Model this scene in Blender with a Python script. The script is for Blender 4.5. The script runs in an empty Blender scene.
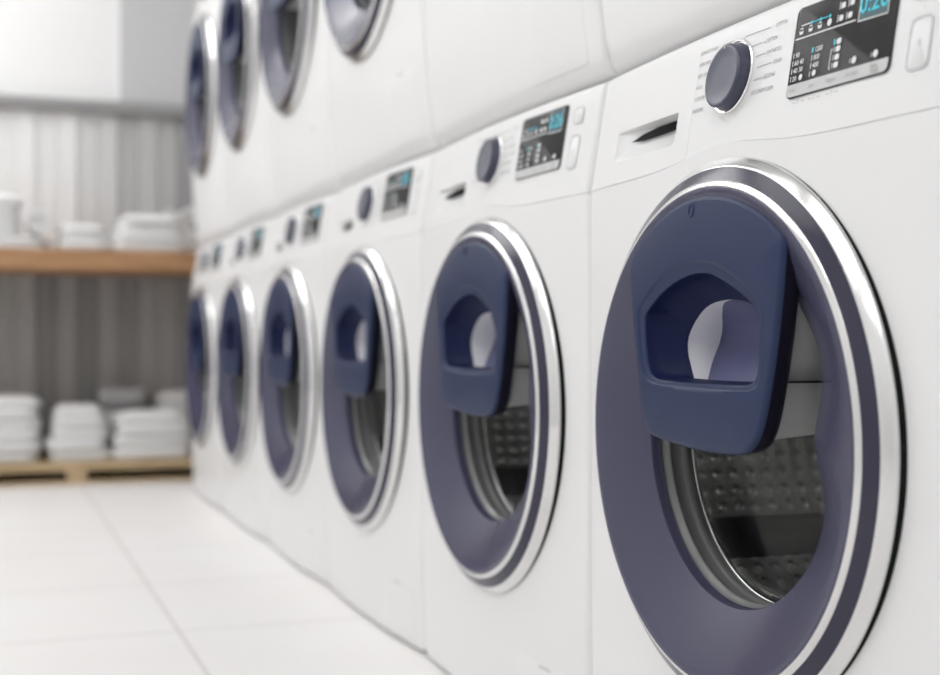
import bpy, bmesh, math, random
from math import sin, cos, pi, sqrt, exp, radians, atan2, hypot
random.seed(7)
SC = bpy.context.scene
COL = SC.collection

# ------------------------------------------------------------------ materials
def mat(name, color, rough=.5, metal=0., spec=.5, coat=0., emit=None, estr=1., bump=None, coat_rough=.05):
    m = bpy.data.materials.new(name); m.use_nodes = True
    nt = m.node_tree; b = nt.nodes['Principled BSDF']
    b.inputs['Base Color'].default_value = (*color, 1)
    b.inputs['Roughness'].default_value = rough
    b.inputs['Metallic'].default_value = metal
    b.inputs['Specular IOR Level'].default_value = spec
    b.inputs['Coat Weight'].default_value = coat
    b.inputs['Coat Roughness'].default_value = coat_rough
    if emit:
        b.inputs['Emission Color'].default_value = (*emit, 1)
        b.inputs['Emission Strength'].default_value = estr
    if bump:
        sc, st, dist = bump
        tc = nt.nodes.new('ShaderNodeTexCoord')
        nz = nt.nodes.new('ShaderNodeTexNoise'); nz.inputs['Scale'].default_value = sc
        nz.inputs['Detail'].default_value = 4
        bp = nt.nodes.new('ShaderNodeBump'); bp.inputs['Strength'].default_value = st
        bp.inputs['Distance'].default_value = dist
        nt.links.new(tc.outputs['Object'], nz.inputs['Vector'])
        nt.links.new(nz.outputs['Fac'], bp.inputs['Height'])
        nt.links.new(bp.outputs['Normal'], b.inputs['Normal'])
    return m

M = {}
M['white'] = mat('white_enamel', (.79, .79, .79), .32, spec=.4)
M['white_panel'] = mat('white_panel_plastic', (.735, .735, .735), .38, spec=.4)
M['recess'] = mat('grey_white_plastic', (.62, .62, .62), .5)
M['chrome'] = mat('polished_chrome', (.71, .71, .705), .2, metal=1)
M['chrome_soft'] = mat('satin_chrome', (.80, .80, .80), .2, metal=1)
M['band'] = mat('dark_violet_gloss_plastic', (.030, .029, .054), .2, spec=.4)
M['face'] = mat('tinted_violet_door_plastic', (.062, .062, .108), .24, spec=.40)
M['navy'] = mat('navy_satin_plastic', (.021, .034, .086), .4, spec=.2)
M['flank'] = mat('blackish_navy_plastic', (.010, .009, .02), .3, spec=.4)
M['pocket'] = mat('deep_blue_plastic', (.004, .009, .048), .5, spec=.15)  # hatch navy made darker: occlusion inside the pocket put into colour
M['liner'] = mat('white_inner_sleeve', (.94, .94, .97), .4)
M['tint_panel'] = mat('muted_violet_panel', (.10, .105, .21), .4, spec=.25)
M['black'] = mat('black_rubber', (.006, .006, .006), .6, spec=.2)
M['rubber'] = mat('grey_door_gasket', (.15, .155, .15), .28, spec=.5)
M['steel'] = mat('drum_steel', (.80, .80, .79), .27, metal=.9)
M['lifter'] = mat('grey_lifter_plastic', (.56, .57, .56), .45)
M['dlifter'] = mat('dark_lifter_plastic', (.035, .035, .035), .5)
M['knob'] = mat('knob_dark_slate', (.045, .05, .085), .3, spec=.5)
M['display'] = mat('display_smoked_glass', (.042, .042, .042), .25, spec=.13)
M['strip'] = mat('display_grey_strip', (.52, .52, .52), .4)
M['ink'] = mat('grey_print', (.33, .33, .33), .6)
M['lightink'] = mat('pale_grey_print', (.55, .55, .55), .6)
M['lit_white'] = mat('lit_white_symbols', (.4, .4, .4), .5, emit=(.8, .8, .8), estr=.45)
M['lit_cyan'] = mat('lit_cyan_symbols', (.02, .2, .25), .5, emit=(.03, .50, .62), estr=.8)
M['cyan_bg'] = mat('readout_background', (.015, .06, .075), .4, emit=(.005, .04, .05), estr=.4)
M['seam'] = mat('grey_seam', (.33, .33, .33), .6)
M['line'] = mat('faint_grey_line', (.55, .55, .55), .6)
M['towel'] = mat('white_terry', (.80, .80, .80), .95, spec=.1, bump=(220, .5, .004))
M['towel_grey'] = mat('light_grey_terry', (.42, .42, .42), .95, spec=.1, bump=(220, .5, .004))
M['wall'] = mat('white_wall_paint', (.90, .90, .90), .7, spec=.2, bump=(60, .05, .002))
M['wall_grey'] = mat('pale_grey_wall_paint', (.60, .60, .61), .7, spec=.2, bump=(60, .05, .002))
M['ceiling'] = mat('ceiling_paint', (.75, .75, .75), .8, spec=.2)
M['beam'] = mat('grey_rail_paint', (.30, .30, .30), .5)
M['diffuser'] = mat('lamp_diffuser', (.9, .9, .9), .5, emit=(1, 1, 1), estr=2.75)
M['diffuser_bright'] = mat('brighter_lamp_diffuser', (.9, .9, .9), .5, emit=(1, 1, 1), estr=4.7)
M['lampframe'] = mat('lamp_frame', (.7, .7, .7), .5)

def glass_mat():
    m = bpy.data.materials.new('clear_bowl_glass'); m.use_nodes = True
    nt = m.node_tree; nt.nodes.clear()
    out = nt.nodes.new('ShaderNodeOutputMaterial')
    mix = nt.nodes.new('ShaderNodeMixShader')
    fr = nt.nodes.new('ShaderNodeFresnel'); fr.inputs['IOR'].default_value = 1.28
    tr = nt.nodes.new('ShaderNodeBsdfTransparent'); tr.inputs['Color'].default_value = (.90, .92, .91, 1)
    gl = nt.nodes.new('ShaderNodeBsdfGlossy'); gl.inputs['Roughness'].default_value = .06
    ge = nt.nodes.new('ShaderNodeNewGeometry'); io = nt.nodes.new('ShaderNodeMath'); io.operation = 'MULTIPLY_ADD'
    io.inputs[1].default_value = 1 / 1.28 - 1.28; io.inputs[2].default_value = 1.28      # same index seen from either side
    nt.links.new(ge.outputs['Backfacing'], io.inputs[0]); nt.links.new(io.outputs[0], fr.inputs['IOR'])
    nt.links.new(fr.outputs[0], mix.inputs[0]); nt.links.new(tr.outputs[0], mix.inputs[1])
    nt.links.new(gl.outputs[0], mix.inputs[2]); nt.links.new(mix.outputs[0], out.inputs[0])
    return m
M['glass'] = glass_mat()

def wood_mat(name, c1, c2, scale):
    m = bpy.data.materials.new(name); m.use_nodes = True
    nt = m.node_tree; b = nt.nodes['Principled BSDF']; b.inputs['Roughness'].default_value = .55
    tc = nt.nodes.new('ShaderNodeTexCoord'); mp = nt.nodes.new('ShaderNodeMapping')
    mp.inputs['Scale'].default_value = scale
    nz = nt.nodes.new('ShaderNodeTexNoise'); nz.inputs['Scale'].default_value = 5; nz.inputs['Detail'].default_value = 6
    cr = nt.nodes.new('ShaderNodeValToRGB')
    cr.color_ramp.elements[0].position = .35; cr.color_ramp.elements[0].color = (*c1, 1)
    cr.color_ramp.elements[1].position = .65; cr.color_ramp.elements[1].color = (*c2, 1)
    nt.links.new(tc.outputs['Object'], mp.inputs[0]); nt.links.new(mp.outputs[0], nz.inputs['Vector'])
    nt.links.new(nz.outputs['Fac'], cr.inputs[0]); nt.links.new(cr.outputs[0], b.inputs['Base Color'])
    return m
M['shelf_wood'] = wood_mat('warm_shelf_wood', (.36, .19, .085), (.50, .28, .14), (1.2, 10, 10))
M['pallet_wood'] = wood_mat('raw_pallet_wood', (.44, .32, .17), (.60, .45, .27), (1.5, 12, 12))

def slat_mat(name, lo, hi):
    """painted slats: every slat has its own slightly different tone"""
    m = bpy.data.materials.new(name); m.use_nodes = True
    nt = m.node_tree; b = nt.nodes['Principled BSDF']; b.inputs['Roughness'].default_value = .5
    at = nt.nodes.new('ShaderNodeAttribute'); at.attribute_name = 'tone'
    cr = nt.nodes.new('ShaderNodeValToRGB')
    cr.color_ramp.elements[0].color = (*lo, 1); cr.color_ramp.elements[1].color = (*hi, 1)
    nt.links.new(at.outputs['Fac'], cr.inputs[0]); nt.links.new(cr.outputs[0], b.inputs['Base Color'])
    return m
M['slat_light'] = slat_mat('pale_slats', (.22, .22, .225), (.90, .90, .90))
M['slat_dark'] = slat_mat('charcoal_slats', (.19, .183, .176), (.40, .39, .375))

def floor_mat():
    m = bpy.data.materials.new('large_white_floor_tiles'); m.use_nodes = True
    nt = m.node_tree; b = nt.nodes['Principled BSDF']
    b.inputs['Roughness'].default_value = .42; b.inputs['Specular IOR Level'].default_value = .35
    tc = nt.nodes.new('ShaderNodeTexCoord'); sx = nt.nodes.new('ShaderNodeSeparateXYZ')
    nt.links.new(tc.outputs['Object'], sx.inputs[0])
    def grout(sock, off, period, wid):
        a = nt.nodes.new('ShaderNodeMath'); a.operation = 'SUBTRACT'; a.inputs[1].default_value = off
        nt.links.new(sock, a.inputs[0])
        w = nt.nodes.new('ShaderNodeMath'); w.operation = 'PINGPONG'; w.inputs[1].default_value = period / 2
        nt.links.new(a.outputs[0], w.inputs[0])
        l = nt.nodes.new('ShaderNodeMath'); l.operation = 'LESS_THAN'; l.inputs[1].default_value = wid
        nt.links.new(w.outputs[0], l.inputs[0]); return l.outputs[0]
    g1 = grout(sx.outputs['X'], -.312, .9, .0035); g2 = grout(sx.outputs['Y'], 2.25, .45, .0035)
    mx = nt.nodes.new('ShaderNodeMath'); mx.operation = 'MAXIMUM'
    nt.links.new(g1, mx.inputs[0]); nt.links.new(g2, mx.inputs[1])
    nz = nt.nodes.new('ShaderNodeTexNoise'); nz.inputs['Scale'].default_value = 2.2; nz.inputs['Detail'].default_value = 5
    nt.links.new(tc.outputs['Object'], nz.inputs['Vector'])
    cr = nt.nodes.new('ShaderNodeValToRGB')
    cr.color_ramp.elements[0].position = .3; cr.color_ramp.elements[0].color = (.86, .84, .83, 1)
    cr.color_ramp.elements[1].position = .7; cr.color_ramp.elements[1].color = (.90, .885, .875, 1)
    nt.links.new(nz.outputs['Fac'], cr.inputs[0])
    mix = nt.nodes.new('ShaderNodeMixRGB'); mix.inputs[2].default_value = (.70, .68, .67, 1)
    nt.links.new(mx.outputs[0], mix.inputs[0]); nt.links.new(cr.outputs[0], mix.inputs[1])
    nt.links.new(mix.outputs[0], b.inputs['Base Color'])
    return m
M['floor'] = floor_mat()

# ------------------------------------------------------------------ helpers
def mesh_obj(name, verts, faces, m, parent=None, smooth=True, ang=35, tone=None, flip=True):
    me = bpy.data.meshes.new(name); me.from_pydata(verts, [], faces); me.update()
    bm = bmesh.new(); bm.from_mesh(me)
    if flip: bmesh.ops.recalc_face_normals(bm, faces=bm.faces)
    bm.to_mesh(me); bm.free()
    if smooth:
        me.polygons.foreach_set('use_smooth', [True] * len(me.polygons))
        me.set_sharp_from_angle(angle=radians(ang))
    me.materials.append(m)
    if tone:
        a = me.attributes.new('tone', 'FLOAT', 'FACE'); a.data.foreach_set('value', tone)
    o = bpy.data.objects.new(name, me); COL.objects.link(o)
    if parent: o.parent = parent
    return o

def empty(name, loc=(0, 0, 0)):
    o = bpy.data.objects.new(name, None); COL.objects.link(o); o.location = loc
    o.empty_display_size = .1
    return o

def tag(o, label, cat, group=None):
    o['label'] = label; o['category'] = cat
    if group: o['group'] = group
    return o

def box(v, f, x0, x1, y0, y1, z0, z1):
    n = len(v)
    v += [(x, y, z) for x in (x0, x1) for y in (y0, y1) for z in (z0, z1)]
    f += [tuple(n + i for i in q) for q in ((0, 1, 3, 2), (4, 6, 7, 5), (0, 4, 5, 1), (2, 3, 7, 6), (0, 2, 6, 4), (1, 5, 7, 3))]

def box_obj(name, x0, x1, y0, y1, z0, z1, m, parent=None, bevel=0.):
    v, f = [], []; box(v, f, x0, x1, y0, y1, z0, z1)
    o = mesh_obj(name, v, f, m, parent, smooth=False)
    if bevel:
        md = o.modifiers.new('bevel', 'BEVEL'); md.width = bevel; md.segments = 3
        o.data.polygons.foreach_set('use_smooth', [True] * 6); o.data.set_sharp_from_angle(angle=radians(50))
    return o

def struct(o):
    o['kind'] = 'structure'; return o

# a washing machine is laid out in (r, z, h): r to the right along its front, z up, h out of the front
def P(r, z, h): return (-h, -r, z)

DZ = .40                         # height of the door's middle
def loops(ls, closed_first=False, closed_last=False):
    """join equal-length closed loops of points into a skin"""
    v, f = [], []; n = len(ls[0])
    for l in ls: v += l
    for k in range(len(ls) - 1):
        for i in range(n):
            j = (i + 1) % n
            f.append((k * n + i, k * n + j, (k + 1) * n + j, (k + 1) * n + i))
    if closed_first: f.append(tuple(range(n))[::-1])
    if closed_last: f.append(tuple(range((len(ls) - 1) * n, len(ls) * n)))
    return v, f

def lathe(name, prof, m, parent, n=160, ang=40, cz=DZ):
    ls = [[P(r * cos(2 * pi * i / n), cz + r * sin(2 * pi * i / n), h) for i in range(n)] for r, h in prof]
    v, f = loops(ls); return mesh_obj(name, v, f, m, parent, ang=ang)

def chaikin(pts, it=2):
    for _ in range(it):
        q = []
        for i in range(len(pts)):
            a, b = pts[i], pts[(i + 1) % len(pts)]
            q += [(.75 * a[0] + .25 * b[0], .75 * a[1] + .25 * b[1]), (.25 * a[0] + .75 * b[0], .25 * a[1] + .75 * b[1])]
        pts = q
    return pts

def ray_poly(c, a, pts):
    dx, dy = cos(a), sin(a); best = None
    for i in range(len(pts)):
        (x0, y0), (x1, y1) = pts[i], pts[(i + 1) % len(pts)]
        ex, ey = x1 - x0, y1 - y0; den = dx * ey - dy * ex
        if abs(den) < 1e-12: continue
        t = ((x0 - c[0]) * ey - (y0 - c[1]) * ex) / den
        s = ((x0 - c[0]) * dy - (y0 - c[1]) * dx) / den
        if t > 0 and -1e-9 <= s <= 1 + 1e-9 and (best is None or t > best): best = t
    return (c[0] + dx * best, c[1] + dy * best)

def rrect(r0, r1, z0, z1, rad, n=6):
    out = []
    for cx, cz, a0 in ((r1 - rad, z1 - rad, 0), (r0 + rad, z1 - rad, 90), (r0 + rad, z0 + rad, 180), (r1 - rad, z0 + rad, 270)):
        for k in range(n + 1):
            a = radians(a0 + 90 * k / n); out.append((cx + rad * cos(a), cz + rad * sin(a)))
    return out

TOPZ = .773
def bulge(r):
    e = 0.; d = .3 - abs(r)
    if d < .009: e = .009 - sqrt(max(0, .009 ** 2 - (.009 - d) ** 2))
    return .011 * (r / .3) ** 2 + e
def zline(r): return .647 + .0115 * exp(-(r / .085) ** 2)
def body_x(r, z, zb):
    x = bulge(r)
    if z < .26: x += (.006 if zb >= 0 else .018) * ((.26 - z) / .26) ** 2
    d = z - zb
    if zb < 0 and d < .022: x += .034 * (1 - sqrt(max(0, 1 - ((.022 - d) / .022) ** 2)))
    return x
def panel_x(r, z):
    x = bulge(r) + .17 * (z - .65)
    d = TOPZ - z
    if d < .007: x += .012 * (1 - sqrt(max(0, 1 - ((.007 - d) / .007) ** 2)))
    return x
def on_panel(r, z, off=.0004):
    if r > .04: r -= .0145 * (r / .3) ** 2
    return (panel_x(r, z) - off, -r, z)

# ------------------------------------------------------------------ washing machine
def make_body(zb, parent):
    hr = .2453
    angs = [2 * pi * i / 180 for i in range(180)]
    for r in (-.3, .3):
        for z in (zb, .647): angs.append(atan2(z - DZ, r) % (2 * pi))
    angs = sorted(set(round(a, 6) for a in angs))
    ts = [0, .06, .2, .4, .6, .75, .86, .93, .96, .975, .985, .992, .997, 1]
    ls = []
    rect = [(-.3, zb), (.3, zb), (.3, .647), (-.3, .647)]
    for t in ts:
        l = []
        for a in angs:
            ox, oz = ray_poly((0, DZ), a, rect)
            if oz > .6469 and abs(ox) < .2999: oz = zline(ox) 
            ir, iz = hr * cos(a), DZ + hr * sin(a)
            r = ir + (ox - ir) * t; z = iz + (oz - iz) * t
            l.append((body_x(r, z, zb), -r, z))
        ls.append(l)
    ls.insert(0, [(.075, p[1], p[2]) for p in ls[0]])
    ls.append([(.55, p[1], p[2]) for p in ls[-1]])
    v, f = loops(ls, closed_last=True)
    return mesh_obj('body', v, f, M['white'], parent, ang=30)

def grid_panel(name, rs, zfun, xfun, m, parent, back=.5):
    """a bowed front of columns rs, each from zfun(r, t), carried back into the cabinet"""
    nz = len(zfun(rs[0])); v, f = [], []
    for r in rs:
        for z in zfun(r): v.append((xfun(r, z), -r, z))
    n = len(rs)
    for i in range(n - 1):
        for k in range(nz - 1):
            f.append((i * nz + k, (i + 1) * nz + k, (i + 1) * nz + k + 1, i * nz + k + 1))
    rim = [i * nz for i in range(n)] + [(n - 1) * nz + k for k in range(1, nz)] + [i * nz + nz - 1 for i in range(n - 2, -1, -1)] + [k for k in range(nz - 2, 0, -1)]
    s = len(v)
    for q in rim: v.append((back, v[q][1], v[q][2]))
    L = len(rim)
    for i in range(L):
        j = (i + 1) % L
        f.append((rim[i], s + i, s + j, rim[j]))
    f.append(tuple(range(s, s + L)))
    return mesh_obj(name, v, f, m, parent, ang=30)

def flat_poly(v, f, pts, off, surf=on_panel):
    n = len(v); v += [surf(r, z, off) for r, z in pts]; f.append(tuple(range(n, n + len(pts))))

def plate(name, pts, off0, off1, m, parent, surf=on_panel, inset=.0006):
    """thin raised plate with an eased rim"""
    cx = sum(p[0] for p in pts) / len(pts); cz = sum(p[1] for p in pts) / len(pts)
    def ins(d): return [(p[0] + (cx - p[0]) * d / max(1e-6, hypot(cx - p[0], cz - p[1])), p[1] + (cz - p[1]) * d / max(1e-6, hypot(cx - p[0], cz - p[1]))) for p in pts]
    ls = [[surf(r, z, off0) for r, z in pts], [surf(r, z, off1 - inset) for r, z in pts], [surf(r, z, off1) for r, z in ins(inset)]]
    v, f = loops(ls, closed_last=True); return mesh_obj(name, v, f, m, parent, ang=50)

def ring_line(v, f, pts, wid, off, surf=on_panel):
    cx = sum(p[0] for p in pts) / len(pts); cz = sum(p[1] for p in pts) / len(pts)
    n = len(pts); s = len(v)
    for r, z in pts: v.append(surf(r, z, off))
    for r, z in pts:
        d = hypot(cx - r, cz - z); v.append(surf(r + (cx - r) * wid / d, z + (cz - z) * wid / d, off))
    for i in range(n):
        j = (i + 1) % n; f.append((s + i, s + j, s + n + j, s + n + i))

def seg(v, f, p, q, w, off, surf=on_panel):
    dx, dz = q[0] - p[0], q[1] - p[1]; l = hypot(dx, dz); nx, nz = -dz / l * w / 2, dx / l * w / 2
    n = len(v)
    v += [surf(p[0] + nx, p[1] + nz, off), surf(q[0] + nx, q[1] + nz, off), surf(q[0] - nx, q[1] - nz, off), surf(p[0] - nx, p[1] - nz, off)]
    f.append((n, n + 1, n + 2, n + 3))

def disc(v, f, c, rad, off, n=14, surf=on_panel):
    flat_poly(v, f, [(c[0] + rad * cos(2 * pi * i / n), c[1] + rad * sin(2 * pi * i / n)) for i in range(n)], off, surf)

_txt = {}
def text(v, f, s, r, z, size, off, bold=0., align='LEFT', surf=on_panel, sx=1.):
    key = (s, bold)
    if key not in _txt:
        cu = bpy.data.curves.new('t', 'FONT'); cu.body = s; cu.size = 1; cu.resolution_u = 2; cu.offset = bold
        o = bpy.data.objects.new('t', cu); COL.objects.link(o)
        dg = bpy.context.evaluated_depsgraph_get()
        me = bpy.data.meshes.new_from_object(o.evaluated_get(dg))
        _txt[key] = ([tuple(p.co) for p in me.vertices], [tuple(p.vertices) for p in me.polygons])
        bpy.data.objects.remove(o); bpy.data.curves.remove(cu); bpy.data.meshes.remove(me)
    tv, tf = _txt[key]
    if not tv: return
    w = max(p[0] for p in tv); k = size / .70
    dx = {'LEFT': 0, 'RIGHT': -w, 'CENTER': -w / 2}[align]
    n = len(v)
    v += [surf(r + (p[0] + dx) * k * sx, z + p[1] * k, off) for p in tv]
    f += [tuple(n + i for i in q) for q in tf]

def make_machine(zb, name='washing_machine'):
    root = empty(name)
    make_body(zb if zb else .007, root)
    if zb == 0:                                            # short levelling feet leave a shadow gap at the floor
        for fx in (.06, .50):
            for fy in (-.25, .25):
                v, f = loops([[(fx + q * cos(2 * pi * i / 24), fy + q * sin(2 * pi * i / 24), z) for i in range(24)] for q, z in ((.022, 0), (.022, .006), (.016, .009))], True, True)
                mesh_obj('foot', v, f, M['black'], root)
    # dark seam line where the control panel meets the cabinet is the gap itself
    def zl(r): 
        z0 = zline(r) + .0003
        return [z0 + (TOPZ - z0) * t for t in (0, .02, .2, .4, .6, .8, .93, .96, .975, .985, .993, 1)]
    rs = [-.067 + (.3 + .067) * i / 48 for i in range(49)]
    rs = [r for r in rs if r < .29] + [.291, .293, .295, .297, .2985, .3]
    pan = grid_panel('control_panel', rs, zl, panel_x, M['white_panel'], root)
    # detergent drawer with its scooped grip
    R0, R1, Z0, Z1 = -.2345, -.097, .6725, .7015
    def zd(r):
        z0 = zline(r) + .0003
        return [z0, z0 + .003, .660, .668, Z0 - .0012, Z0 + .0012, .680, .686, .692, .697, Z1 - .0012, Z1 + .0012, .712, .73, .75, .76, .764, .767, .769, .771, .7724, TOPZ]
    def xd(r, z):
        x = panel_x(r, z)
        if R0 + .0001 < r < R1 - .0001 and Z0 < z < Z1:
            t = (r - R0) / (R1 - R0); x += .024 * t + .0012
        return x
    rd = [-.3, -.2985, -.297, -.295, -.293, -.291, -.28, -.26, -.245, R0 - .001, R0 + .001, -.22, -.20, -.18, -.16, -.14, -.12, -.105, R1 - .001, R1 + .001, -.085, -.078, -.0674]
    drw = grid_panel('detergent_drawer', rd, zd, xd, M['white_panel'], root)
    slot = [(-.206, .6890), (-.185, .6945), (-.158, .6985), (-.130, .7003), (-.0985, .7005), (-.0985, .6940), (-.130, .6915), (-.158, .6892), (-.185, .6878)]
    v, f = [], []
    flat_poly(v, f, slot, .0008, lambda r, z, off: (xd(r, .69) - off - .002, -r, z))
    mesh_obj('grip_slot', v, f, M['black'], drw, smooth=False)  # flat black sheet stands in for the shade inside the slot
    # programme knob
    kc = (.0, .7195); ka = panel_x(*kc)
    def kl(rad, h, n=64, grip=0.):
        return [(ka + .17 * (rad * sin(2 * pi * i / n)) - h, -(kc[0] + rad * cos(2 * pi * i / n)), kc[1] + rad * sin(2 * pi * i / n)) for i in range(n)]
    v, f = loops([kl(.0300, .000), kl(.0300, .004), kl(.0290, .005), kl(.0286, .0100), kl(.0279, .0118), kl(.0262, .0126), kl(.0245, .0122), kl(.012, .0118), kl(.001, .0118)], closed_last=True)
    kn = mesh_obj('program_knob', v, f, M['knob'], root, ang=50)
    v, f = loops([kl(.0335, -.002), kl(.0335, .0015), kl(.0325, .0025), kl(.0312, .0022), kl(.0305, .0008), kl(.0295, .0008)])
    mesh_obj('knob_ring', v, f, M['chrome_soft'], kn)
    v, f = [], []
    seg(v, f, (kc[0], kc[1] + .0285), (kc[0], kc[1] + .024), .0012, 0, lambda r, z, off: (ka + .17 * (z - kc[1]) - .0129, -r, z))
    mesh_obj('pointer_mark', v, f, M['lightink'], kn, smooth=False)
    # printed programme names
    v, f = [], []
    names_r = [('COTTON', .0605, .7508, .0526, (.0125, .7530)), ('e COTTON', .0450, .7396, .0423, (.0250, .7412)), ('SYNTHETICS', .0517, .7288, .0498, (.0345, .7304)),
               ('DENIM', .0650, .7183, .0627, (.0385, .7199)), ('BEDDING', .0530, .7077, .0510, (.0365, .7090)), ('ECO DRUM CLEAN', .0360, .6962, None, None)]
    for s, r, z, le, st in names_r:
        text(v, f, s, r, z, .0036, .0004, sx=.78)
        if le:
            if s == 'COTTON':
                seg(v, f, (.0106, .7505), st, .0006, .0004); seg(v, f, st, (le, .7525), .0006, .0004)
            else: seg(v, f, st, (le, z + .0018), .0006, .0004)
    for s, z in (('SUPER ECO WASH', .7513), ('SUPER SPEED', .7403), ('BABY CARE', .7295), ('WOOL', .7183), ('OUTDOOR', .7075), ('RINSE+SPIN', .6963)):
        text(v, f, s, -.0665, z, .0036, .0004, sx=.74)
    seg(v, f, (-.0270, .7531), (-.002, .7531), .0006, .0004); seg(v, f, (-.002, .7531), (-.002, .749), .0006, .0004)
    seg(v, f, (-.0325, .6990), (-.022, .7000), .0006, .0004); seg(v, f, (-.034, .7195), (-.040, .7200), .0006, .0004)
    mesh_obj('printed_lettering', v, f, M['ink'], pan, smooth=False)
    # display
    disp = plate('display', rrect(.094, .2285, .6822, .7585, .006), -.003, .0016, M['display'], root)
    O = .0020
    v, f = [], []
    base = rrect(.0955, .2270, .6834, .7573, .005)
    flat_poly(v, f, [p for p in base if p[1] < .694] and [(.0955, .6938)] + sorted([p for p in base if p[1] < .69 and p[0] < .16], key=lambda p: -p[1]) + sorted([p for p in base if p[1] < .69 and p[0] > .16], key=lambda p: p[1]) + [(.2270, .6938)], O)
    st = mesh_obj('button_strip', v, f, M['strip'], disp, smooth=False)
    v, f = [], []
    for s, r, z in (('Temp.', .0985, .6872), ('Spin', .1265, .6872), ('Options', .1500, .6872), ('Pre Wash', .1755, .6872), ('Smart', .2055, .6890), ('Check', .2060, .6848)):
        text(v, f, s, r, z, .0032, O + .0003, sx=.85)
    for k, r in enumerate((.1100, .1320, .1560)):          # small printed marks under the display
        text(v, f, ('3"', '3"', '3"')[k], r, .6768, .0030, .0005, sx=.9)
        seg(v, f, (r - .006, .6782), (r - .002, .6782), .0005, .0005); seg(v, f, (r + .006, .6782), (r + .010, .6782), .0005, .0005)
    mesh_obj('strip_lettering', v, f, M['ink'], st, smooth=False)
    v, f = [], []                                          # white lit symbols
    B = .012
    seg(v, f, (.0975, .7318), (.1785, .7314), .0012, O)
    seg(v, f, (.1035, .7424), (.1160, .7424), .0010, O)
    for k, r in enumerate((.1045, .1175, .1300, .1430)):
        if k < 3:
            flat_poly(v, f, [(r - .0030, .7385), (r - .0022, .7350), (r + .0022, .7350), (r + .0030, .7385), (r + .0012, .7375), (r - .0012, .7375)], O)
            seg(v, f, (r - .002, .7398), (r + .002, .7398), .0010, O)
        else: disc(v, f, (r, .7373), .0030, O)
    for r, z in ((.1590, .7375), (.1705, .7375), (.1600, .7475), (.1715, .7475)):
        flat_poly(v, f, rrect(r - .0034, r + .0022, z - .0026, z + .0022, .0014, 3), O); seg(v, f, (r - .0050, z - .003), (r - .0050, z + .003), .0009, O)
    seg(v, f, (.1820, .7290), (.1820, .7560), .0010, O); seg(v, f, (.1815, .7294), (.2185, .7288), .0010, O); seg(v, f, (.2180, .7288), (.2180, .7560), .0010, O)
    rows = ((.7160, ('90', '1200', None)), (.7095, ('60 40', '800', None)), (.7030, ('40 30', '400', None)), (.6964, ('20', None, None)))
    for z, cs in rows:
        seg(v, f, (.0985, z - .0002), (.0985, z + .0044), .0009, O); text(v, f, cs[0], .1010, z, .0042, O, B, sx=.95)
        if z < .716:
            seg(v, f, (.1252, z - .0002), (.1252, z + .0044), .0009, O)
        if cs[1]: text(v, f, cs[1], .1278, z, .0042, O, B, sx=.9)
        else: disc(v, f, (.1310, z + .0022), .0026, O)
    disc(v, f, (.1125, .6984), .0025, O)
    for z in (.7168, .7108, .7042, .6980):
        flat_poly(v, f, rrect(.1570, .1630, z - .0004, z + .0042, .0015, 3), O)
        if z < .716: seg(v, f, (.1552, z - .0002), (.1552, z + .0040), .0008, O)
    seg(v, f, (.1512, .6975), (.1512, .7135), .0008, O); seg(v, f, (.1512, .7133), (.1532, .7133), .0008, O); seg(v, f, (.1512, .6977), (.1532, .6977), .0008, O)
    for r in (.1800, .2065):
        disc(v, f, (r + .0035, .6994), .0030, O); seg(v, f, (r - .0015, .6975), (r - .0015, .7012), .0008, O)
    mesh_obj('lit_symbols', v, f, M['lit_white'], disp, smooth=False)
    v, f = [], []
    seg(v, f, (.1170, .7424), (.1435, .7424), .0008, O)
    for r in (.1180, .1305, .1430): disc(v, f, (r, .7424), .0014, O + .0001)
    mesh_obj('progress_line', v, f, M['lit_cyan'], disp, smooth=False)
    for r0, r1, z0, z1 in ((.1240, .1264, .7160, .7204), (.1535, .1557, .7166, .7212)):
        v, f = [], []; flat_poly(v, f, rrect(r0, r1, z0, z1, .0006, 2), O + .0002)
        mesh_obj('selection_mark', v, f, M['lit_cyan'], disp, smooth=False)
    v, f = [], []
    text(v, f, '0:26', .1998, .7348, .0155, O + .0004, .009, 'CENTER', sx=.95)
    mesh_obj('time_readout', v, f, M['lit_cyan'], disp, smooth=False)
    v, f = [], []; flat_poly(v, f, rrect(.1828, .2172, .7300, .7560, .001, 2), O - .0001)
    mesh_obj('readout_window', v, f, M['cyan_bg'], disp, smooth=False)
    # touch buttons
    for (r0, r1, z0, z1, sym) in ((.2475, .2715, .6790, .7175, 'II'), (.2475, .2715, .7310, .7500, 'O')):
        b = plate('button', rrect(r0, r1, z0, z1, .0055), -.002, .0007, M['white_panel'], root)
        v, f = [], []
        ring_line(v, f, rrect(r0 - .0004, r1 + .0004, z0 - .0004, z1 + .0004, .0055), .0019, .0010)
        zc = (z0 + z1) / 2
        text(v, f, sym, (r0 + r1) / 2, zc - .0025, .0050, .0010, 0, 'CENTER')
        if sym == 'II': text(v, f, 'v', .2595, .6725, .003, .0006, 0, 'CENTER')
        else: text(v, f, 'o', .2595, .7235, .003, .0006, 0, 'CENTER')
        mesh_obj('button_outline', v, f, M['lightink'], b, smooth=False)
    # service flap low on the cabinet
    def on_body(r, z, off): return (body_x(r, z, zb) - off, -r, z)
    fz0, fz1 = (.012 if zb == 0 else -.016), .098
    pts = rrect(.112, .262, fz0, fz1, .008)
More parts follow.
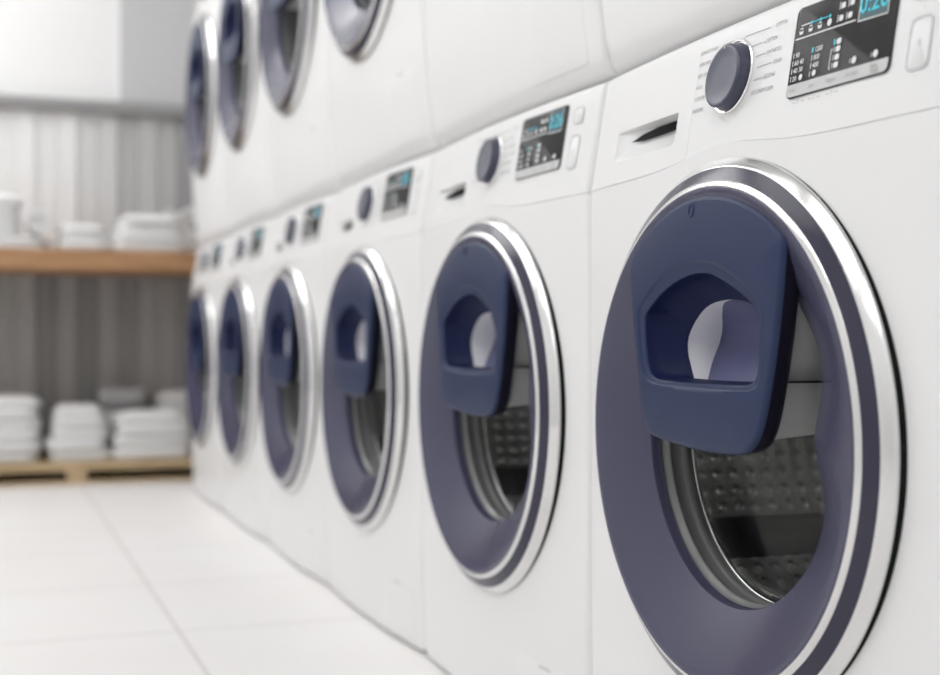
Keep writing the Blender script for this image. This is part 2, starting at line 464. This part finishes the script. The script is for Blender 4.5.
    def dense(pts, k=6):
        out = []
        for i in range(len(pts)):
            a, b = pts[i], pts[(i + 1) % len(pts)]
            n = max(1, int(hypot(a[0] - b[0], a[1] - b[1]) / .012))
            out += [(a[0] + (b[0] - a[0]) * t / n, a[1] + (b[1] - a[1]) * t / n) for t in range(n)]
        return out
    pts = dense(pts); cx, cz = .187, (fz0 + fz1) / 2
    ls = [[on_body(cx + (r - cx) * s, cz + (z - cz) * s, o) for r, z in pts] for s, o in ((1, -.002), (1, .0003), (.985, .0006), (.7, .0006), (.4, .0006), (.1, .0006))]
    v, f = loops(ls, closed_last=True)
    fl = mesh_obj('service_flap', v, f, M['white'], root, ang=40)
    v, f = [], []
    flat_poly(v, f, rrect(.172, .204, fz1 - .0035, fz1 - .0008, .001, 3), .0010, on_body)
    mesh_obj('pull_notch', v, f, M['lightink'], fl, smooth=False)

    # ------------------------------------------------ porthole door
    N = 180
    A = [2 * pi * i / N for i in range(N)]
    def rhole(a):
        d = ((a - radians(2) + pi) % (2 * pi)) - pi
        return .1540 - .027 * exp(-(d / radians(16.5)) ** 2)
    face = []
    prof = [(.2190, .0186), (.2188, .0199), (.2178, .0203), (.2130, .0190)]
    for r, h in prof: face.append([P(r * cos(a), DZ + r * sin(a), h) for a in A])
    for t in (.15, .3, .45, .6, .75, .88, .95, 1):
        l = []
        for a in A:
            r = .2130 + (rhole(a) - .2130) * t
            h = .0190 - .0290 * (t * .8 + .2 * t * t)
            l.append(P(r * cos(a), DZ + r * sin(a), h))
        face.append(l)
    for dr, h in ((.0012, -.0125), (.0020, -.016), (.0010, -.020)):
        face.append([P((rhole(a) + dr - .002) * cos(a), DZ + (rhole(a) + dr - .002) * sin(a), h) for a in A])
    v, f = loops(face)
    door = mesh_obj('door', v, f, M['face'], root, ang=40)
    lathe('door_seal', [(.2330, -.040), (.2465, -.0150), (.2460, -.0130), (.2420, -.0085), (.2400, -.0060)], M['black'], door)
    lathe('outer_trim_ring', [(.2395, -.0090), (.2425, -.0040), (.2449, -.0012), (.2453, .0000), (.2448, .0014), (.2438, .0027), (.2382, .0083), (.2372, .0092), (.2362, .0096)], M['chrome'], door, ang=70)
    lathe('dark_band', [(.2368, .0085), (.2364, .0098), (.2345, .0110), (.2300, .0136), (.2265, .0156), (.2246, .0166)], M['band'], door)
    lathe('inner_trim_ring', [(.2252, .0150), (.2250, .0162), (.2243, .0170), (.2222, .0182), (.2204, .0192), (.2196, .0195), (.2188, .0190)], M['chrome'], door, ang=70)
    lathe('bowl_wall', [(.1535, -.0185), (.1560, -.0205), (.1560, -.0235), (.1510, -.0265), (.1500, -.0290), (.1525, -.0320), (.1535, -.0400), (.1520, -.0430), (.1505, -.0445), (.1515, -.0500), (.1540, -.0545), (.1550, -.0570)], M['rubber'], door, ang=60)
    lathe('bowl_rim', [(.1560, -.0560), (.1548, -.0548), (.1530, -.0556), (.1526, -.0580), (.1545, -.0600)], M['chrome'], door, ang=70)
    lathe('door_glass', [(.1520, -.052), (.1505, -.058), (.1440, -.0605), (.1250, -.0630), (.0900, -.0655), (.0500, -.0668), (.0010, -.0672)], M['glass'], door, ang=70)
    # ------------------------------------------------ small hatch in the door
    arc = [(.2125 * cos(radians(a)), .2125 * sin(radians(a))) for a in range(53, 129, 3)]
    outl = [(.1335, .1640), (.1315, .1690)] + arc + [(-.1350, .1660), (-.1375, .1600), (-.1330, .1120), (-.1185, .0400), (-.1090, .0100), (-.1010, -.0035), (-.0880, -.0085), (-.0300, -.0135), (.0200, -.0150), (.0600, -.0135), (.0760, -.0105), (.0900, -.0025), (.1000, .0120), (.1120, .0480), (.1245, .1000)]
    outl = chaikin(outl, 1)
    pouter = chaikin([(.001, .1580), (.052, .1430), (.0965, .1180), (.1000, .0950), (.0985, .0600), (.0930, .0440), (.0700, .0400), (-.0750, .0405), (-.1030, .0455), (-.1120, .0640), (-.1200, .1080), (-.1130, .1200), (-.0640, .1480)], 2)
    pinner = chaikin([(.001, .1465), (.046, .1330), (.0920, .1110), (.0950, .0950), (.0935, .0640), (.0880, .0490), (.0680, .0455), (-.0730, .0460), (-.0960, .0500), (-.1040, .0660), (-.1090, .1050), (-.1020, .1130), (-.0590, .1360)], 2)
    hole = chaikin([(-.0600, .0450), (-.0625, .0455), (-.0640, .0480), (-.0800, .0800), (-.0640, .1010), (-.0380, .1170), (.000, .1215), (.0380, .1170), (.0640, .1010), (.0800, .0820), (.0640, .0460), (.0610, .0450)], 2)
    C0 = (-.004, .085); HS = -.0045; NH = 200; AH = [2 * pi * i / NH for i in range(NH)]
    def lp(poly, h, sc=1., dr=0.):
        out = []
        for a in AH:
            p = ray_poly(C0, a, poly); l = hypot(p[0] - C0[0], p[1] - C0[1]); k = (l * sc + dr) / l
            out.append(P(HS + C0[0] + (p[0] - C0[0]) * k, DZ + C0[1] + (p[1] - C0[1]) * k, h))
        return out
    ls = [lp(outl, .0160), lp(outl, .0180, 1, -.0008), lp(outl, .0196, 1, -.0028), lp(outl, .0202, 1, -.0055),
          lp(pouter, .0202, 1, .004), lp(pouter, .0200), lp(pouter, .0190, 1, -.0010), lp(pouter, .0186, 1, -.0025), lp(pinner, .0186, 1, .0025), lp(pinner, .0180, 1, .0006), lp(pinner, .0165)]
    v, f = loops(ls); ht = mesh_obj('add_item_hatch', v, f, M['navy'], root, ang=50)
    v, f = loops([lp(outl, .0162, 1, -.0004), lp(outl, .0060, 1, -.0006), lp(outl, .0010, 1, -.0016), lp(outl, -.0010, 1, -.005), lp(outl, -.0010, .85)])
    mesh_obj('hatch_flank', v, f, M['flank'], ht, ang=50)
    v, f = loops([lp(outl, .0000, .90), lp(outl, -.0500, .86), lp(outl, -.0780, .84), lp(outl, -.0800, .82)])
    hs = mesh_obj('hatch_housing', v, f, M['lifter'], ht, ang=50)
    v, f = [], []
    cr_ = ray_poly((C0[0], C0[1]), atan2(.0500 - C0[1], .115), outl)
    box(v, f, .0020, .0790, -(HS + .1095), -(HS + .0960), DZ + .0492, DZ + .0505)
    mesh_obj('housing_seam', v, f, M['black'], hs, smooth=False)
    v, f = loops([lp(pinner, .0167, 1, .0002), lp(pinner, .0110, .985), lp(pinner, .0000, .93), lp(hole, -.0085, 1, .002), lp(hole, -.0105), lp(hole, -.0118, 1, .001)])
    mesh_obj('pocket', v, f, M['pocket'], ht, ang=50)
    v, f = loops([lp(hole, -.0112, 1, .0012), lp(hole, -.0300), lp(hole, -.0720)])
    mesh_obj('pocket_sleeve', v, f, M['liner'], ht)
    v, f = [], []
    dish = ((.030, -.018), (.043, -.0235), (.060, -.0330), (.072, -.0410), (.081, -.0457), (.090, -.0462), (.100, -.0415), (.112, -.0310), (.120, -.0200), (.13, -.013))
    def tilt(r, z, off):
        for (z0, h0), (z1, h1) in zip(dish, dish[1:]):
            if z <= z1 or z1 == .13: return P(HS + r, DZ + z, h0 + (h1 - h0) * (z - z0) / (z1 - z0))
    hp = [ray_poly(C0, a, hole) for a in AH]
    v, f = loops([[tilt(C0[0] + (p[0] - C0[0]) * k, C0[1] + (p[1] - C0[1]) * k, 0) for p in hp] for k in (1.03, .97, .9, .82, .74, .66, .58, .5, .42, .34, .26, .18, .1, .02)], closed_last=True)
    mesh_obj('tinted_panel', v, f, M['tint_panel'], ht)
    # little embossed mark at the top of the hatch
    v, f = [], []
    ls = []
    for s, h in ((1, .0203), (.92, .0210), (.62, .0210), (.5, .0204)):
        ls.append([P(HS - .0140 + .0055 * s * cos(a) + .001 * sin(a), DZ + .2010 + .0070 * s * sin(a), h) for a in [2 * pi * i / 32 for i in range(32)]])
    v, f = loops(ls); mesh_obj('embossed_mark', v, f, M['navy'], ht)

    # ------------------------------------------------ drum
    na, nh = 588, 112; rad = .24; v, f = [], []
    hs = [-.062, -.066, -.070, -.075] + [-.080 - .30 * k / nh for k in range(nh + 1)]
    ras = [.158, .175, .215, .236] + [rad] * (nh + 1)
    na_p, nh_p = 2 * pi / 84, .0205
    for h, rr in zip(hs, ras):
        for i in range(na):
            a = 2 * pi * i / na; q = rr
            if rr == rad:
                col = int(a / na_p); da = (a / na_p - col - .5) * na_p * rad
                hh = (-.08 - h) / nh_p + 0; dh = (hh - math.floor(hh) - .5) * nh_p
                g = (da * da + dh * dh) / (.0036 ** 2)
                q = rad - .0050 * exp(-g)
            v.append(P(q * cos(a), DZ + q * sin(a), h))
    for k in range(len(hs) - 1):
        for i in range(na):
            j = (i + 1) % na; f.append((k * na + i, k * na + j, (k + 1) * na + j, (k + 1) * na + i))
    n0 = len(v); b0 = (len(hs) - 1) * na; v.append(P(0, DZ, -.385))
    f += [(b0 + i, b0 + (i + 1) % na, n0) for i in range(na)]
    drum = mesh_obj('drum', v, f, M['steel'], root, ang=60)
    def lifter(a0, wid, ht_, m):
        ls = []
        for h, k in ((-.082, .25), (-.088, .8), (-.10, 1), (-.34, 1), (-.37, .8), (-.378, .2)):
            l = []
            for t in range(17):
                u = -1 + 2 * t / 16; a = radians(a0) + u * wid / 2 / rad
                q = rad + .001 - ht_ * k * (1 - abs(u) ** 3.2)
                l.append(P(q * cos(a), DZ + q * sin(a), h))
            for t in range(16, -1, -8):
                u = -1 + 2 * t / 16; a = radians(a0) + u * wid / 2 / rad
                l.append(P((rad + .004) * cos(a), DZ + (rad + .004) * sin(a), h))
            ls.append(l)
        v, f = loops(ls, True, True); mesh_obj('drum_lifter', v, f, m, drum, ang=60)
    lifter(212, .050, .012, M['dlifter']); lifter(140, .080, .026, M['lifter']); lifter(300, .09, .026, M['lifter']); lifter(60, .09, .026, M['lifter'])
    return root

def copy_tree(o, parent=None):
    c = o.copy(); COL.objects.link(c)
    if parent: c.parent = parent
    for ch in list(o.children): copy_tree(ch, c)
    return c

Y1 = 1.0400
low = make_machine(0.); up = make_machine(-.04)
LOW = ['big near washing machine with the readable 0:26 display and open view into its drum',
       'second washing machine in the lower row, beside the one with the readable 0:26 display',
       'third washing machine of the lower row counting from the big near door',
       'fourth washing machine of the lower row counting from the big near door',
       'lower washing machine next to last before the towel pallet',
       'last washing machine of the lower row, right by the towel pallet']
UP = ['upper washing machine above the readable 0:26 display, only a bare strip showing',
      'upper washing machine with a plain white front and no door in view',
      'upper washing machine whose door is cut to a small dark bowl shape',
      'fourth upper washing machine, showing only the lower half of its door',
      'upper washing machine next to last before the slatted back wall',
      'last upper washing machine, its whole narrow door seen by the slatted wall']
for i in range(6):
    a = low if i == 0 else copy_tree(low); a.location = (0, Y1 + .6 * i, 0)
    tag(a, LOW[i], 'washing machine', 'washing machines standing on the floor')
    b = up if i == 0 else copy_tree(up); b.location = (0, Y1 + .6 * i, .813)
    tag(b, UP[i], 'washing machine', 'washing machines stacked on the lower row')

# ------------------------------------------------------------------ room
X0, X1, YB, YF, H = -2.6, .62, 5.10, -1.6, 2.6
struct(box_obj('floor', X0, X1, YF, YB, -.05, 0, M['floor']))
struct(box_obj('ceiling', X0, X1, YF, YB, H, H + .05, M['ceiling']))
struct(box_obj('wall_right', X1, X1 + .08, YF, YB, 0, H, M['wall']))
struct(box_obj('wall_left', X0 - .08, X0, YF, YB, 0, H, M['wall']))
struct(box_obj('wall_front', X0, X1, YF - .08, YF, 0, H, M['wall']))
struct(box_obj('wall_back', X0, X1, YB, YB + .08, 0, H, M['wall']))
struct(box_obj('trim_1', -.143, X1, YB - .02, YB, 1.356, H, M['wall_grey']))      # grey sheet: shade beside the machines painted as wall colour
struct(box_obj('trim_2', X0, X1, YB - .06, YB, 1.311, 1.356, M['beam'], bevel=.006))

def slats(name, z0, z1, depth, m, tonef, w=.072):
    v, f, tone = [], [], []
    n = int((X1 - X0) / w) + 1
    for k in range(n):
        a = X0 + k * w; b = min(a + w, X1); y = YB - depth - (.008 if k % 2 else 0)
        nn = len(f); box(v, f, a + .001, b - .001, y, YB, z0, z1); tone += [tonef((a + b) / 2)] * (len(f) - nn)
    return struct(mesh_obj(name, v, f, m, None, smooth=False, tone=tone))
rnd = random.Random(3)
def shade_tone_up(x):  # shade beside the machines put into slat colour, greyer to the right
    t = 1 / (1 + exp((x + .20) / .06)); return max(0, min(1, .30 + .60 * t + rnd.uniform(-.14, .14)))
slats('trim_3', .782, 1.311, .02, M['slat_light'], shade_tone_up)
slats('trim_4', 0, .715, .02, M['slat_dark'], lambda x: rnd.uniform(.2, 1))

def added_light(x0, x1, y0, y1, label, dm='diffuser'):  # unseen glowing panels, added to light the room
    t = empty('ceiling_light', ((x0 + x1) / 2, (y0 + y1) / 2, H)); tag(t, label, 'lamp', 'ceiling lights over the aisle')
    hx, hy = (x1 - x0) / 2, (y1 - y0) / 2
    box_obj('diffuser', -hx + .03, hx - .03, -hy + .03, hy - .03, -.03, -.001, M[dm], t)
    v, f = [], []
    box(v, f, -hx, -hx + .028, -hy, hy, -.034, 0); box(v, f, hx - .028, hx, -hy, hy, -.034, 0)
    box(v, f, -hx + .028, hx - .028, -hy, -hy + .028, -.034, 0); box(v, f, -hx + .028, hx - .028, hy - .028, hy, -.034, 0)
    mesh_obj('lamp_frame', v, f, M['lampframe'], t, smooth=False)
added_light(-2.3, -.6, -1.5, -.2, 'large white ceiling light behind the camera')
added_light(-2.3, -.6, .1, 1.4, 'large white ceiling light over the near washing machines')
added_light(-2.3, -.6, 1.7, 3.0, 'large white ceiling light over the middle of the aisle')
added_light(-2.3, -.6, 3.4, 5.0, 'large white ceiling light near the back wall', 'diffuser_bright')  # added panel, made brighter to lift the back wall

# ------------------------------------------------------------------ shelf and pallet
sh = box_obj('wall_shelf', -1.75, X1 - .01, 4.62, YB - .021, .715, .782, M['shelf_wood'], bevel=.006)
tag(sh, 'thick warm wooden wall shelf holding folded white towels', 'shelf')
pl = empty('wooden_pallet', (-.325, 4.85, 0)); tag(pl, 'low raw wooden pallet on the floor under the wall shelf', 'pallet')
for k in range(4): box_obj('deck_board', -1.02, .93, -.23 + k * .115, -.13 + k * .115, .046, .074, M['pallet_wood'], pl, bevel=.002)
for x in (-.98, 0, .89):
    for k in (0, 1): box_obj('block', x - .032, x + .032, -.226 + k * .36, -.14 + k * .36, .012, .046, M['pallet_wood'], pl, bevel=.002)
    box_obj('bearer', x - .032, x + .032, -.14, .134, .030, .046, M['pallet_wood'], pl)
for k in (0, 1): box_obj('bottom_board', -1.02, .93, -.226 + k * .36, -.14 + k * .36, 0, .012, M['pallet_wood'], pl, bevel=.002)

_tw = {}
def towel(x0, x1, y0, y1, z0, h, label, group, seed, m='towel', layers=3, cat='towel', name='folded_towel', dome=0.):
    rn = random.Random(seed); w, d = x1 - x0, y1 - y0
    n, lv = 72, 19; ls = []
    ph = [rn.uniform(0, 6.28) for _ in range(4)]
    for k in range(lv):
        t = k / (lv - 1); l = []
        s = 1 - abs(2 * t - 1) ** 4 * .10 - dome * t ** 2.2
        g = .004 * (1 - abs(cos(pi * layers * t))) ** 2 if 0 < k < lv - 1 else 0
        for i in range(n):
            a = 2 * pi * i / n; e = .42
            cx, cy = cos(a), sin(a)
            px = (abs(cx) ** e) * (1 if cx > 0 else -1); py = (abs(cy) ** e) * (1 if cy > 0 else -1)
            wob = 1 + .010 * sin(3 * a + ph[0] + 5 * t) + .008 * sin(7 * a + ph[1])
            z = h * t
            if k == lv - 1: z = h * (.97 + .02 * sin(2 * a + ph[2]))
            l.append((px * (w / 2 * s - g) * min(1, wob), py * (d / 2 * s - g) * min(1, wob), z))
        ls.append(l)
    ls.append([(p[0] * .6, p[1] * .6, h * .995) for p in ls[-1]])
    v, f = loops(ls, True, True)
    o = mesh_obj(name, v, f, M[m], None, ang=60); o.location = ((x0 + x1) / 2 + .012, (y0 + y1) / 2, z0); o.rotation_euler.z = rn.uniform(-.02, .02)
    return tag(o, label, cat, group)

ORD = ['lowest', 'second-lowest', 'third-lowest', 'fourth-lowest', 'fifth-lowest']
def stack(x0, x1, y0, y1, z, total, n, where, group, seed, shrink=0.):
    rn = random.Random(seed); h = total / n
    for k in range(n):
        j = rn.uniform(-.008, .008); s = shrink * k
        pos = 'topmost' if k == n - 1 else ORD[k]
        towel(x0 + j + s, x1 + j - s, y0 + rn.uniform(0, .012), y1, z + k * h, h, '%s folded white towel in %s' % (pos, where), group, seed * 10 + k, layers=2, dome=.30 if k == n - 1 else (.06 if k == n - 2 else 0))

TP, TS = .074, .782
g1 = 'folded towels stacked on the pallet'; g2 = 'folded towels stacked on the shelf'
stack(-.690, -.447, 4.645, 4.90, TP, .220, 6, 'the cut-off stack at the pallet edge', g1, 1)
stack(-.432, -.222, 4.645, 4.88, TP, .188, 5, 'the stack over the pallet block', g1, 2, .005)
stack(-.218, .055, 4.645, 4.83, TP, .165, 4, 'the broad pallet stack by the machines', g1, 3, .004)
stack(-.250, -.078, 4.85, 5.05, TP, .170, 4, 'the pallet stack under the grey towel', g1, 4)
towel(-.250, -.078, 4.85, 5.05, TP + .170, .068, 'thick light grey folded towel on top of a white pallet stack', g1, 55, 'towel_grey', 2)
stack(-.050, .160, 4.85, 5.05, TP, .225, 5, 'the rear pallet stack half behind the machines', g1, 6)
stack(-.730, -.412, 4.64, 4.90, TS, .046, 2, 'the wide pair under the big roll', g2, 7)
stack(-.730, -.505, 4.66, 4.90, TS + .046, .140, 4, 'the shelf stack beside the big roll', g2, 8)
stack(-.398, -.216, 4.64, 4.86, TS, .090, 3, 'the low middle stack on the shelf', g2, 9, .006)
stack(-.225, .040, 4.64, 4.84, TS, .130, 4, 'the broad front shelf stack by the machines', g2, 10, .008)
stack(-.060, .160, 4.86, 5.05, TS, .100, 3, 'the shelf stack under the small rolls', g2, 11)

def roll(x, y0, y1, z, rx, rz, label, group=None):
    n = 150; turns = 3.2; th = .0125; outer, inner = [], []
    for i in range(n):
        t = i / (n - 1); a = t * turns * 2 * pi; q = .12 + .88 * t
        outer.append((q * rx * cos(a), q * rz * sin(a)))
        inner.append(((q * rx - th) * cos(a), (q * rz - th) * sin(a)))
    sec = outer + inner[::-1]; L = len(sec)
    v = [(p[0], y0 - y0, p[1]) for p in sec] + [(p[0], y1 - y0, p[1]) for p in sec]
    f = [(i, (i + 1) % L, L + (i + 1) % L, L + i) for i in range(L)]
    for b in (0, L):
        for i in range(n - 1): f.append((b + i, b + i + 1, b + L - 2 - i, b + L - 1 - i))
    o = mesh_obj('rolled_towel', v, f, M['towel'], None, ang=50); o.location = (x + .012, y0, z + rz)
    return tag(o, label, 'towel', group)
roll(-.462, 4.645, 4.86, TS + .046, .034, .052, 'white rolled towel lying on the wide pair of towels on the shelf')
roll(-.012, 4.88, 5.04, TS + .100, .034, .036, 'small white rolled towel on the rear shelf stack, farther from the machines', 'small towel rolls')
roll(.064, 4.88, 5.04, TS + .100, .036, .042, 'small white rolled towel on the rear shelf stack, nearer the machines', 'small towel rolls')

# ------------------------------------------------------------------ light, camera, colour
w = bpy.data.worlds.new('world'); SC.world = w; w.use_nodes = True
w.node_tree.nodes['Background'].inputs[0].default_value = (1, 1, 1, 1)
w.node_tree.nodes['Background'].inputs[1].default_value = .6

cam = bpy.data.cameras.new('camera'); co = bpy.data.objects.new('camera', cam); COL.objects.link(co)
co.location = (-.6166, 0, .4855); co.rotation_euler = (radians(90.05), 0, -radians(20.0))
cam.sensor_width = 36; cam.lens = 36 * 1336.2 / 940; cam.clip_start = .02
cam.dof.use_dof = True; cam.dof.focus_distance = 1.19; cam.dof.aperture_fstop = cam.lens / 13.5
SC.camera = co
SC.view_settings.view_transform = 'Standard'; SC.view_settings.look = 'None'
SC.view_settings.gamma = 1; SC.view_settings.use_curve_mapping = False
SC.view_settings.exposure = -.2
